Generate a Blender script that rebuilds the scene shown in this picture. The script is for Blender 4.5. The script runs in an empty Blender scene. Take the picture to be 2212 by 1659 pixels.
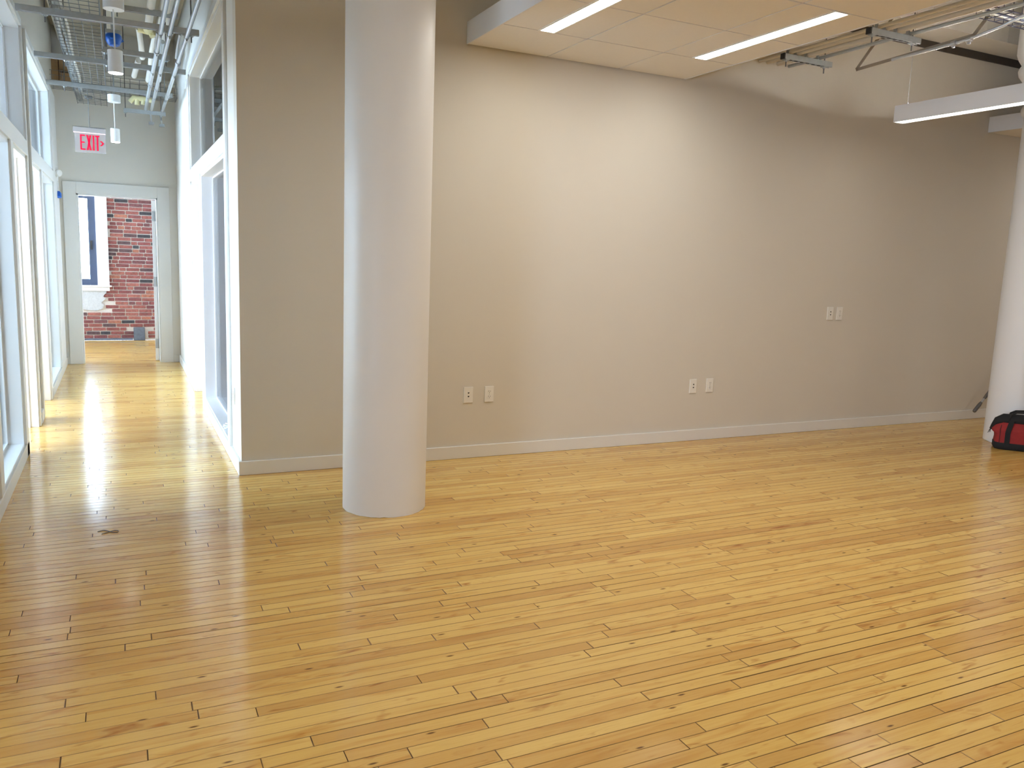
import bpy, bmesh, math, random
from mathutils import Vector, Matrix
random.seed(7)
sc = bpy.context.scene
COL = sc.collection

# ------------------------------------------------------------------ camera, world, exposure
CAM_F, CAM_YAW, CAM_PITCH, CAM_ROLL, CAM_H = 1742.9, 0.453804, 0.152031, -0.037609, 1.5
def cam_axes():
    cy_, sy_ = math.cos(CAM_YAW), math.sin(CAM_YAW); cp, sp = math.cos(CAM_PITCH), math.sin(CAM_PITCH)
    fw = Vector((sy_*cp, cy_*cp, -sp)); r = Vector((cy_, -sy_, 0)); d = fw.cross(r)
    c, s = math.cos(CAM_ROLL), math.sin(CAM_ROLL)
    return c*r + s*d, -s*r + c*d, fw
CR, CD, CF = cam_axes()
cam = bpy.data.cameras.new('camera'); cam.sensor_fit = 'HORIZONTAL'; cam.sensor_width = 36.0
cam.lens = CAM_F / 2212 * 36.0; cam.clip_start = 0.05; cam.clip_end = 200
co = bpy.data.objects.new('camera', cam); COL.objects.link(co)
M = Matrix(((CR.x, -CD.x, -CF.x, 0), (CR.y, -CD.y, -CF.y, 0), (CR.z, -CD.z, -CF.z, CAM_H), (0, 0, 0, 1)))
co.matrix_world = M
sc.camera = co

SKY = 17.5            # brightness of the overcast sky seen through every window
LAMP = 26.5          # recessed and pendant linear lamps
EXPO = 0.76
w = bpy.data.worlds.new('sky'); sc.world = w; w.use_nodes = True
bg = w.node_tree.nodes['Background']; bg.inputs[0].default_value = (0.66, 0.84, 1.12, 1); bg.inputs[1].default_value = SKY
sc.view_settings.view_transform = 'Standard'; sc.view_settings.look = 'None'
sc.view_settings.exposure = EXPO; sc.view_settings.gamma = 1.0; sc.view_settings.use_curve_mapping = False
sc.cycles.max_bounces = 7; sc.cycles.diffuse_bounces = 5; sc.cycles.glossy_bounces = 3
sc.cycles.adaptive_threshold = 0.04
sc.cycles.use_light_tree = False
sc.cycles.transparent_max_bounces = 10; sc.cycles.transmission_bounces = 4
sc.cycles.sample_clamp_indirect = 6.0; sc.cycles.caustics_reflective = False; sc.cycles.caustics_refractive = False

def portal(cx, cy, cz, sx, sy, rot):
    l = bpy.data.lights.new('window_portal', 'AREA'); l.shape = 'RECTANGLE'; l.size = sx; l.size_y = sy
    l.cycles.is_portal = True
    o = bpy.data.objects.new('window_portal', l); COL.objects.link(o); o.location = (cx, cy, cz); o.rotation_euler = rot
    return o

# ------------------------------------------------------------------ materials
def new_mat(name):
    m = bpy.data.materials.new(name); m.use_nodes = True
    nt = m.node_tree; b = nt.nodes['Principled BSDF']
    return m, nt, b
def N(nt, t, **kw):
    n = nt.nodes.new(t)
    for k, v in kw.items(): setattr(n, k, v)
    return n
def L(nt, a, b): nt.links.new(a, b)
def simple(name, col, rough=0.5, metal=0.0, var=0.04, scale=8.0, bump=0.0, bscale=200.0, spec=0.5):
    m, nt, b = new_mat(name)
    g = N(nt, 'ShaderNodeNewGeometry'); no = N(nt, 'ShaderNodeTexNoise'); no.inputs['Scale'].default_value = scale
    L(nt, g.outputs['Position'], no.inputs['Vector'])
    mp = N(nt, 'ShaderNodeMapRange'); mp.inputs[3].default_value = 1 - var; mp.inputs[4].default_value = 1 + var
    L(nt, no.outputs[0], mp.inputs[0])
    mx = N(nt, 'ShaderNodeVectorMath', operation='SCALE'); mx.inputs[0].default_value = col
    L(nt, mp.outputs[0], mx.inputs['Scale']); L(nt, mx.outputs[0], b.inputs['Base Color'])
    b.inputs['Roughness'].default_value = rough; b.inputs['Metallic'].default_value = metal
    b.inputs['Specular IOR Level'].default_value = spec
    if bump:
        n2 = N(nt, 'ShaderNodeTexNoise'); n2.inputs['Scale'].default_value = bscale; L(nt, g.outputs['Position'], n2.inputs['Vector'])
        bp = N(nt, 'ShaderNodeBump'); bp.inputs['Strength'].default_value = bump; bp.inputs['Distance'].default_value = 0.002
        L(nt, n2.outputs[0], bp.inputs['Height']); L(nt, bp.outputs[0], b.inputs['Normal'])
    return m
def emit(name, col, strength):
    m, nt, b = new_mat(name)
    b.inputs['Base Color'].default_value = (0.9, 0.9, 0.9, 1)
    b.inputs['Emission Color'].default_value = (*col, 1); b.inputs['Emission Strength'].default_value = strength
    return m
def glass(name, tint=(0.93, 0.96, 0.96)):
    m = bpy.data.materials.new(name); m.use_nodes = True; nt = m.node_tree
    nt.nodes.remove(nt.nodes['Principled BSDF']); out = nt.nodes['Material Output']
    f = N(nt, 'ShaderNodeFresnel'); f.inputs[0].default_value = 1.5
    t = N(nt, 'ShaderNodeBsdfTransparent'); t.inputs[0].default_value = (*tint, 1)
    gl = N(nt, 'ShaderNodeBsdfGlossy'); gl.inputs['Roughness'].default_value = 0.02
    mx = N(nt, 'ShaderNodeMixShader'); L(nt, f.outputs[0], mx.inputs[0]); L(nt, t.outputs[0], mx.inputs[1]); L(nt, gl.outputs[0], mx.inputs[2])
    L(nt, mx.outputs[0], out.inputs[0]); return m

WALLC = (0.65, 0.607, 0.53)
m_wall = simple('wall_paint', WALLC, 0.75, var=0.012, scale=3)
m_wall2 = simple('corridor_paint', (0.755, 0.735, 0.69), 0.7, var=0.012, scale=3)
m_white = simple('white_paint', (0.80, 0.80, 0.79), 0.45, var=0.01)
m_trim = simple('trim_paint', (0.74, 0.725, 0.69), 0.4, var=0.01)
m_frame = simple('frame_paint', (0.80, 0.805, 0.80), 0.4, var=0.01)
m_column = simple('column_paint', (0.775, 0.765, 0.75), 0.42, var=0.015, scale=4)
m_ceil = simple('ceiling_paint', (0.62, 0.57, 0.48), 0.8, var=0.06, scale=5)
m_beam = simple('beam_paint', (0.80, 0.79, 0.75), 0.7, var=0.05, scale=9)
m_tile = simple('ceiling_tile', (0.78, 0.75, 0.70), 0.9, var=0.02, scale=40)
m_fascia = simple('fascia_metal', (0.70, 0.69, 0.69), 0.45, var=0.01)
m_grid_shade = simple('grid_bar', (0.22, 0.18, 0.14), 0.6, var=0.01)  # bars coloured dark to stand in for shade between the tiles
m_galv = simple('galvanised_steel', (0.46, 0.49, 0.50), 0.42, metal=0.75, var=0.12, scale=30)
m_wire = simple('basket_wire', (0.22, 0.23, 0.235), 0.45, metal=0.6, var=0.1, scale=30)
m_galvl = simple('conduit_steel', (0.52, 0.54, 0.56), 0.38, metal=0.7, var=0.08, scale=30)
m_pipeb = simple('painted_conduit', (0.60, 0.55, 0.46), 0.5, var=0.05)
m_strap = simple('brown_strap_steel', (0.26, 0.21, 0.15), 0.6, var=0.1)
m_rod = simple('threaded_rod', (0.16, 0.155, 0.15), 0.5, metal=0.5, var=0.1, scale=60)
m_black = simple('black_plastic', (0.02, 0.02, 0.022), 0.5, var=0.1)
m_dark = simple('dark_gap_and_strip', (0.055, 0.045, 0.035), 0.9, var=0.2, scale=6)
m_insul = simple('pipe_insulation', (0.80, 0.78, 0.73), 0.6, var=0.04)
m_yellow = simple('yellow_fitting', (0.78, 0.72, 0.42), 0.5, var=0.05)
m_blue = simple('blue_cap', (0.02, 0.13, 0.55), 0.35, var=0.08)
m_plate = simple('plate_plastic', (0.80, 0.77, 0.71), 0.35, var=0.01)
m_hole = simple('socket_hole', (0.02, 0.017, 0.014), 0.6, var=0.05)
m_wood = simple('old_joist_wood', (0.33, 0.20, 0.095), 0.75, var=0.3, scale=14)
m_winfr = simple('window_frame_dark', (0.055, 0.075, 0.125), 0.45, var=0.1)
m_mortar = simple('mortar', (0.60, 0.54, 0.47), 0.9, var=0.12, scale=40, bump=0.6, bscale=90)
m_conc = simple('concrete_patch', (0.50, 0.51, 0.50), 0.9, var=0.2, scale=45, bump=0.5, bscale=90)
m_steelp = simple('grey_plate', (0.13, 0.15, 0.18), 0.55, var=0.35, scale=25, metal=0.2)
m_hinge = simple('hinge_metal', (0.42, 0.44, 0.45), 0.35, metal=0.8, var=0.04)
m_red = simple('red_canvas', (0.27, 0.018, 0.018), 0.85, var=0.15, scale=30)
m_blk_canvas = simple('black_canvas', (0.010, 0.010, 0.011), 0.85, var=0.1)
m_cable = simple('white_cable', (0.72, 0.71, 0.66), 0.5, var=0.05)
m_cableb = simple('navy_cable', (0.035, 0.035, 0.075), 0.5, var=0.1)
m_plastic_film = simple('clear_plastic', (0.85, 0.87, 0.88), 0.15, var=0.02)
m_lamp = emit('lamp_lens', (0.985, 0.96, 0.905), LAMP)
m_lampp = emit('pendant_lens', (1.0, 0.955, 0.88), 6.0)
m_lampup = emit('lamp_uplight', (1.0, 0.97, 0.90), 200.0)
m_spot = emit('downlight_disc', (1.0, 0.95, 0.88), 15.0)
m_exit = emit('exit_red', (1.0, 0.0, 0.06), 0.40); m_exit.node_tree.nodes['Principled BSDF'].inputs['Base Color'].default_value = (0.5, 0.0, 0.03, 1)
m_pane = glass('window_glass')
m_paneoff = glass('office_glass', (0.88, 0.92, 0.91))
def film_glass():
    m = bpy.data.materials.new('frosted_film_glass'); m.use_nodes = True; nt = m.node_tree
    nt.nodes.remove(nt.nodes['Principled BSDF']); out = nt.nodes['Material Output']
    f = N(nt, 'ShaderNodeFresnel'); f.inputs[0].default_value = 1.5
    t = N(nt, 'ShaderNodeBsdfTranslucent'); t.inputs[0].default_value = (0.85, 0.88, 0.89, 1)
    d = N(nt, 'ShaderNodeBsdfDiffuse'); d.inputs[0].default_value = (0.62, 0.65, 0.66, 1)
    gl = N(nt, 'ShaderNodeBsdfGlossy'); gl.inputs['Roughness'].default_value = 0.05
    m1 = N(nt, 'ShaderNodeMixShader'); m1.inputs[0].default_value = 0.25; L(nt, t.outputs[0], m1.inputs[1]); L(nt, d.outputs[0], m1.inputs[2])
    mx = N(nt, 'ShaderNodeMixShader'); L(nt, f.outputs[0], mx.inputs[0]); L(nt, m1.outputs[0], mx.inputs[1]); L(nt, gl.outputs[0], mx.inputs[2])
    L(nt, mx.outputs[0], out.inputs[0]); return m
m_film = film_glass()
def acrylic():
    m = bpy.data.materials.new('exit_acrylic'); m.use_nodes = True; nt = m.node_tree
    nt.nodes.remove(nt.nodes['Principled BSDF']); out = nt.nodes['Material Output']
    t = N(nt, 'ShaderNodeBsdfTransparent'); t.inputs[0].default_value = (0.95, 0.93, 0.93, 1)
    d = N(nt, 'ShaderNodeBsdfDiffuse'); d.inputs[0].default_value = (0.75, 0.70, 0.71, 1)
    mx = N(nt, 'ShaderNodeMixShader'); mx.inputs[0].default_value = 0.35
    L(nt, t.outputs[0], mx.inputs[1]); L(nt, d.outputs[0], mx.inputs[2]); L(nt, mx.outputs[0], out.inputs[0]); return m
m_acry = acrylic()

def rnd_value(nt):
    """per-board / per-brick random number: mesh attribute 'rnd' on merged pieces plus the object's own random"""
    a = N(nt, 'ShaderNodeAttribute', attribute_name='rnd'); oi = N(nt, 'ShaderNodeObjectInfo')
    ad = N(nt, 'ShaderNodeMath', operation='ADD'); L(nt, a.outputs['Fac'], ad.inputs[0]); L(nt, oi.outputs['Random'], ad.inputs[1])
    fr = N(nt, 'ShaderNodeMath', operation='FRACT'); L(nt, ad.outputs[0], fr.inputs[0])
    return fr.outputs[0]
def wood_floor():
    m, nt, b = new_mat('maple_strip_floor')
    g = N(nt, 'ShaderNodeNewGeometry'); rv = rnd_value(nt)
    # shift the grain of each board
    mul = N(nt, 'ShaderNodeMath', operation='MULTIPLY'); mul.inputs[1].default_value = 37.0; L(nt, rv, mul.inputs[0])
    cmb = N(nt, 'ShaderNodeCombineXYZ'); L(nt, mul.outputs[0], cmb.inputs[0]); L(nt, mul.outputs[0], cmb.inputs[2])
    ad = N(nt, 'ShaderNodeVectorMath', operation='ADD'); L(nt, g.outputs['Position'], ad.inputs[0]); L(nt, cmb.outputs[0], ad.inputs[1])
    def noise(sx, sy, scale, detail, dist=0.0):
        mm = N(nt, 'ShaderNodeVectorMath', operation='MULTIPLY'); mm.inputs[1].default_value = (sx, sy, 1); L(nt, ad.outputs[0], mm.inputs[0])
        n = N(nt, 'ShaderNodeTexNoise'); n.inputs['Scale'].default_value = scale; n.inputs['Detail'].default_value = detail
        n.inputs['Distortion'].default_value = dist; L(nt, mm.outputs[0], n.inputs['Vector']); return n.outputs[0]
    ramp = N(nt, 'ShaderNodeValToRGB'); e = ramp.color_ramp.elements
    e[0].position = 0.0; e[0].color = (0.75, 0.50, 0.152, 1); e[1].position = 1.0; e[1].color = (0.58, 0.335, 0.092, 1)
    for p, c in ((0.30, (0.715, 0.465, 0.137, 1)), (0.58, (0.685, 0.435, 0.122, 1)), (0.80, (0.64, 0.385, 0.105, 1))):
        q = ramp.color_ramp.elements.new(p); q.color = c
    L(nt, rv, ramp.inputs[0])
    def mixc(fac, a, col):
        mx = N(nt, 'ShaderNodeMix', data_type='RGBA', blend_type='MULTIPLY'); L(nt, fac, mx.inputs[0]); L(nt, a, mx.inputs[6]); mx.inputs[7].default_value = (*col, 1); return mx.outputs[2]
    def rng(v, lo, hi, o0, o1):
        r = N(nt, 'ShaderNodeMapRange'); r.inputs[1].default_value = lo; r.inputs[2].default_value = hi; r.inputs[3].default_value = o0; r.inputs[4].default_value = o1; L(nt, v, r.inputs[0]); return r.outputs[0]
    c = ramp.outputs[0]
    c = mixc(rng(noise(0.9, 26, 5, 6, 0.6), 0.42, 0.72, 0, 0.30), c, (0.82, 0.68, 0.48))      # fine grain
    c = mixc(rng(noise(0.55, 5.5, 3.0, 4, 1.2), 0.52, 0.76, 0, 0.70), c, (0.74, 0.53, 0.33))   # amber streaks
    c = mixc(rng(noise(1.6, 9, 2.2, 3, 1.5), 0.62, 0.78, 0, 0.92), c, (0.52, 0.29, 0.15))
    c = mixc(rng(noise(4.5, 13, 1.3, 2, 0.8), 0.64, 0.80, 0, 0.75), c, (0.66, 0.42, 0.24))      # dark heart marks
    # pin knots / nail holes
    mm = N(nt, 'ShaderNodeVectorMath', operation='MULTIPLY'); mm.inputs[1].default_value = (1.5, 5.0, 0); L(nt, ad.outputs[0], mm.inputs[0])
    vo = N(nt, 'ShaderNodeTexVoronoi', voronoi_dimensions='2D'); vo.inputs['Scale'].default_value = 1.0; L(nt, mm.outputs[0], vo.inputs['Vector'])
    c = mixc(rng(vo.outputs['Distance'], 0.012, 0.030, 0.9, 0.0), c, (0.14, 0.07, 0.04))
    L(nt, c, b.inputs['Base Color'])
    rr = rng(noise(0.8, 5, 2.0, 3), 0.3, 0.7, 0.12, 0.20); L(nt, rr, b.inputs['Roughness'])
    b.inputs['Specular IOR Level'].default_value = 0.5
    bp = N(nt, 'ShaderNodeBump'); bp.inputs['Strength'].default_value = 0.06; bp.inputs['Distance'].default_value = 0.004
    L(nt, noise(0.4, 3.5, 3.0, 2), bp.inputs['Height']); L(nt, bp.outputs[0], b.inputs['Normal'])
    return m
m_floor = wood_floor()
m_edge = simple('plank_edge_dirt', (0.17, 0.085, 0.03), 0.6, var=0.3, scale=20)
m_ease = simple('plank_eased_edge', (0.36, 0.205, 0.065), 0.4, var=0.2, scale=20)
def brick_mat():
    m, nt, b = new_mat('old_brick'); rv = rnd_value(nt)
    ramp = N(nt, 'ShaderNodeValToRGB'); ramp.color_ramp.interpolation = 'CONSTANT'
    cols = [(0.0, (0.24, 0.075, 0.062)), (0.13, (0.29, 0.095, 0.075)), (0.27, (0.19, 0.058, 0.055)), (0.40, (0.33, 0.115, 0.085)), (0.48, (0.23, 0.07, 0.062)),
            (0.58, (0.38, 0.145, 0.09)), (0.64, (0.16, 0.06, 0.058)), (0.74, (0.10, 0.055, 0.054)), (0.82, (0.048, 0.043, 0.046)), (0.94, (0.27, 0.085, 0.065))]
    e = ramp.color_ramp.elements; e[0].position = 0; e[0].color = (*cols[0][1], 1); e[1].position = cols[1][0]; e[1].color = (*cols[1][1], 1)
    for p, c in cols[2:]:
        q = e.new(p); q.color = (*c, 1)
    L(nt, rv, ramp.inputs[0])
    g = N(nt, 'ShaderNodeNewGeometry'); n = N(nt, 'ShaderNodeTexNoise'); n.inputs['Scale'].default_value = 38; n.inputs['Detail'].default_value = 5; L(nt, g.outputs['Position'], n.inputs['Vector'])
    r = N(nt, 'ShaderNodeMapRange'); r.inputs[1].default_value = 0.3; r.inputs[2].default_value = 0.7; r.inputs[3].default_value = 0.65; r.inputs[4].default_value = 1.3; L(nt, n.outputs[0], r.inputs[0])
    s = N(nt, 'ShaderNodeVectorMath', operation='SCALE'); L(nt, ramp.outputs[0], s.inputs[0]); L(nt, r.outputs[0], s.inputs['Scale']); L(nt, s.outputs[0], b.inputs['Base Color'])
    b.inputs['Roughness'].default_value = 0.85
    bp = N(nt, 'ShaderNodeBump'); bp.inputs['Strength'].default_value = 0.5; bp.inputs['Distance'].default_value = 0.004; L(nt, n.outputs[0], bp.inputs['Height']); L(nt, bp.outputs[0], b.inputs['Normal'])
    return m
m_brick = brick_mat()

# ------------------------------------------------------------------ mesh helpers
def box(bm, x0, x1, y0, y1, z0, z1):
    v = [bm.verts.new(p) for p in ((x0,y0,z0),(x1,y0,z0),(x1,y1,z0),(x0,y1,z0),(x0,y0,z1),(x1,y0,z1),(x1,y1,z1),(x0,y1,z1))]
    for f in ((0,3,2,1),(4,5,6,7),(0,1,5,4),(1,2,6,5),(2,3,7,6),(3,0,4,7)): bm.faces.new([v[i] for i in f])
def frame_of(d):
    d = d.normalized(); up = Vector((0,0,1)) if abs(d.z) < 0.95 else Vector((1,0,0))
    a = d.cross(up).normalized(); return a, a.cross(d).normalized()
def tube(bm, pts, r, n=10, caps=True):
    pts = [Vector(p) for p in pts]; rings = []; rr = r if hasattr(r, '__len__') else [r]*len(pts)
    a0, b0 = frame_of(pts[1]-pts[0])
    for i, p in enumerate(pts):
        d = (pts[min(i+1, len(pts)-1)] - pts[max(i-1, 0)]).normalized()
        a0 = (a0 - d*a0.dot(d)); a0 = a0.normalized() if a0.length > 1e-6 else frame_of(d)[0]
        b0 = d.cross(a0)
        rings.append([bm.verts.new(p + (a0*math.cos(2*math.pi*k/n) + b0*math.sin(2*math.pi*k/n))*rr[i]) for k in range(n)])
    for i in range(len(rings)-1):
        for k in range(n): bm.faces.new((rings[i][k], rings[i][(k+1)%n], rings[i+1][(k+1)%n], rings[i+1][k]))
    if caps: bm.faces.new(list(reversed(rings[0]))); bm.faces.new(rings[-1])
def bar(bm, p0, p1, wd, ht, up=(0,0,1)):
    p0, p1 = Vector(p0), Vector(p1); d = (p1-p0).normalized(); u = Vector(up); s = d.cross(u).normalized(); u = s.cross(d)
    vs = []
    for p in (p0, p1):
        for a, b_ in ((-1,-1),(1,-1),(1,1),(-1,1)): vs.append(bm.verts.new(p + s*a*wd/2 + u*b_*ht/2))
    for f in ((0,1,2,3),(7,6,5,4),(0,4,5,1),(1,5,6,2),(2,6,7,3),(3,7,4,0)): bm.faces.new([vs[i] for i in f])
def lathe(bm, cx, cy, prof, n=32):
    rings = []
    for r, z in prof: rings.append([bm.verts.new((cx + r*math.cos(2*math.pi*k/n), cy + r*math.sin(2*math.pi*k/n), z)) for k in range(n)])
    for i in range(len(rings)-1):
        for k in range(n): bm.faces.new((rings[i][k], rings[i][(k+1)%n], rings[i+1][(k+1)%n], rings[i+1][k]))
    bm.faces.new(list(reversed(rings[0]))); bm.faces.new(rings[-1])
def prism(bm, pts, y0, y1):
    """outline in the x-z plane, extruded along y"""
    a = [bm.verts.new((x, y0, z)) for x, z in pts]; b = [bm.verts.new((x, y1, z)) for x, z in pts]; n = len(pts)
    bm.faces.new(a); bm.faces.new(list(reversed(b)))
    for i in range(n): bm.faces.new((a[i], b[i], b[(i+1)%n], a[(i+1)%n]))
def wloc(o):
    v = Vector((0,0,0))
    while o: v += o.location; o = o.parent
    return v
def obj(name, bm, mat, parent=None, smooth=False, bevel=0.0, segs=2):
    if isinstance(bm, (list, tuple)):
        b2 = bmesh.new()
        for q in bm: box(b2, *q)
        bm = b2
    bmesh.ops.recalc_face_normals(bm, faces=bm.faces)
    vs = [v.co for v in bm.verts]
    if parent is None:
        lo = [min(v[i] for v in vs) for i in range(3)]; hi = [max(v[i] for v in vs) for i in range(3)]
        org = Vector(((lo[0]+hi[0])/2, (lo[1]+hi[1])/2, lo[2]))
    else: org = wloc(parent)
    bmesh.ops.translate(bm, verts=bm.verts, vec=-org)
    me = bpy.data.meshes.new(name); bm.to_mesh(me); bm.free()
    if mat: me.materials.append(mat)
    if smooth: me.shade_smooth()
    o = bpy.data.objects.new(name, me); COL.objects.link(o)
    if parent is None: o.location = org
    else: o.parent = parent
    if bevel:
        md = o.modifiers.new('edge', 'BEVEL'); md.width = bevel; md.segments = segs; md.limit_method = 'ANGLE'
        md.harden_normals = False
    if smooth and bevel == 0:
        pass
    return o
def tag(o, label=None, cat=None, group=None, kind=None):
    if label: o['label'] = label
    if cat: o['category'] = cat
    if group: o['group'] = group
    if kind: o['kind'] = kind
    return o
def thing(name, loc, label=None, cat=None, group=None, kind=None):
    o = bpy.data.objects.new(name, None); COL.objects.link(o); o.location = loc; o.empty_display_size = 0.1
    return tag(o, label, cat, group, kind)
def B(): return bmesh.new()
def auto_smooth(o, ang=35):
    me = o.data; me.shade_smooth()
    try: me.set_sharp_from_angle(angle=math.radians(ang))
    except Exception: pass
    return o
def struct(name, boxes, mat, label=None, cat=None, bevel=0.0):
    return tag(obj(name, boxes, mat, bevel=bevel), label, cat, kind='structure')

# ------------------------------------------------------------------ dimensions
W = 5.533                     # room-side face of the long beige wall
XR, XL = 0.697, -0.645        # corridor wall faces
YE = 11.50                    # corridor end wall
YB = 14.30                    # brick wall of the room beyond
CZ = 4.05                     # ceiling deck
XMAX, YMIN, XOUT = 13.0, -6.0, -4.0

# ------------------------------------------------------------------ shell of the place
struct('wall_back', [(XR, XMAX, W, W+0.14, 0, CZ)], m_wall, 'long beige painted wall behind the round column', 'wall')
# windows of the room behind the camera
def pierced(name, axis, pos, th, a0, a1, z0, z1, holes, mat, label):
    """wall with rectangular holes; axis 'x' = wall runs along x at y=pos; holes (a,b,zb,zt)"""
    bs = []; cur = a0
    def put(a, b, c, d):
        if b-a > 1e-4 and d-c > 1e-4: bs.append((a, b, pos, pos+th, c, d) if axis == 'x' else (pos, pos+th, a, b, c, d))
    for (a, b, zb, zt) in sorted(holes):
        put(cur, a, z0, z1); put(a, b, z0, zb); put(a, b, zt, z1); cur = b
    put(cur, a1, z0, z1)
    return struct(name, bs, mat, label, 'wall')
front_holes = []
pierced('wall_front', 'x', YMIN-0.25, 0.25, XOUT, XMAX, 0, CZ, front_holes, m_wall, 'window wall behind the viewpoint')
left_holes = [(-1.4, 0.5, 0.1, 1.65), (2.95, 7.5, 0.4, 2.6), (8.0, 11.4, 0.3, 3.6), (12.2, 13.7, 0.4, 2.6)]
pierced('wall_left', 'y', XOUT-0.25, 0.25, YMIN, YB+0.3, 0, CZ, left_holes, m_white, 'outer window wall of the offices')
struct('wall_right', [(XMAX, XMAX+0.2, YMIN, YB+0.3, 0, CZ)], m_wall, 'far side wall of the open office', 'wall')
for (a, b, zb, zt) in front_holes: portal((a+b)/2, YMIN-0.12, (zb+zt)/2, b-a, zt-zb, (math.radians(90), 0, 0))
for (a, b, zb, zt) in left_holes: portal(XOUT-0.12, (a+b)/2, (zb+zt)/2, zt-zb, b-a, (0, math.radians(-90), 0))
struct('ceiling', [(XOUT-0.25, XMAX+0.2, YMIN-0.25, YB+0.4, CZ, CZ+0.2)], m_ceil, 'painted timber ceiling deck high above the services', 'ceiling')

# office partitions (seen through the corridor glazing)
struct('wall_office_near', [(XOUT, XL-0.2, 2.66, 2.80, 0, CZ)], m_white, 'white end wall of the near office', 'wall')
struct('wall_office_middle', [(XOUT, XL-0.2, 7.70, 7.84, 0, CZ)], m_white, 'white partition between the two glazed offices', 'wall')
struct('wall_office_far', [(XOUT, XL, YE, YE+0.14, 0, CZ)], m_white, 'white partition beyond the second glazed office', 'wall')
struct('wall_room_side', [(XR+0.0, XR+0.14, YE+0.14, YB, 0, CZ)], m_white, 'white side wall of the brick room', 'wall')
struct('wall_office_side', [(5.0, 5.14, W+0.14, YB, 0, CZ)], m_white, 'white far wall of the office behind the long wall', 'wall')

# corridor left wall: solid parts around the two glazed units
L1 = (5.08, 7.60); L2 = (7.90, 11.25); TZ = 3.20; HZ0, HZ1 = 2.17, 2.285
def left_wall():
    x0, x1 = XL-0.2, XL
    bs = [(x0, x1, 2.66, L1[0], 0, CZ), (x0, x1, L1[1], L2[0], 0, CZ), (x0, x1, L2[1], YE, 0, CZ),
          (x0, x1, L1[0], L1[1], TZ, CZ), (x0, x1, L2[0], L2[1], TZ, CZ)]
    return struct('wall_corridor_left', bs, m_wall, 'beige corridor wall around the left glazed office fronts', 'wall')
left_wall()
R1 = (6.00, 9.20); TZR = 3.28
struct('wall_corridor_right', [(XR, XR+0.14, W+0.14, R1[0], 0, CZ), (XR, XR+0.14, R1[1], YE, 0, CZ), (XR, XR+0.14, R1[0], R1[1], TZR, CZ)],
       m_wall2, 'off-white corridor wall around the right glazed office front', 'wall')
DX0, DX1, DZ = -0.452, 0.462, 2.115
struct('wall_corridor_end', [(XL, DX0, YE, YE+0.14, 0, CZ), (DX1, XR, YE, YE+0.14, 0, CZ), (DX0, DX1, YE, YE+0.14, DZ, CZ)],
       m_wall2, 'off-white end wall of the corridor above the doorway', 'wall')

# baseboards
def base_strip(name, x0, x1, y0, y1, label):
    return struct(name, [(x0, x1, y0, y1, 0, 0.097)], m_trim, label, 'baseboard', bevel=0.004)
base_strip('baseboard_back', XR-0.02, XMAX, W-0.016, W, 'pale baseboard along the long beige wall')
base_strip('baseboard_corridor_right', XR-0.02, XR, W, 8.04, 'white baseboard under the right office glazing')
base_strip('baseboard_corridor_right_far', XR-0.02, XR, 9.20, YE, 'white baseboard beyond the right office door')
base_strip('baseboard_corridor_left', XL, XL+0.022, 2.66, 6.575, 'white baseboard under the left near office glazing')
base_strip('baseboard_corridor_left_middle', XL, XL+0.022, 7.66, 7.86, 'short baseboard between the two left office fronts')
base_strip('baseboard_corridor_left_far', XL, XL+0.022, 8.90, YE, 'white baseboard under the far left office glazing')
base_strip('baseboard_end', XL+0.022, -0.597, YE-0.018, YE, 'short white baseboard at the end wall beside the doorway')
base_strip('baseboard_end_right', 0.603, XR-0.02, YE-0.018, YE, 'short white baseboard at the end wall corner')

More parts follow.
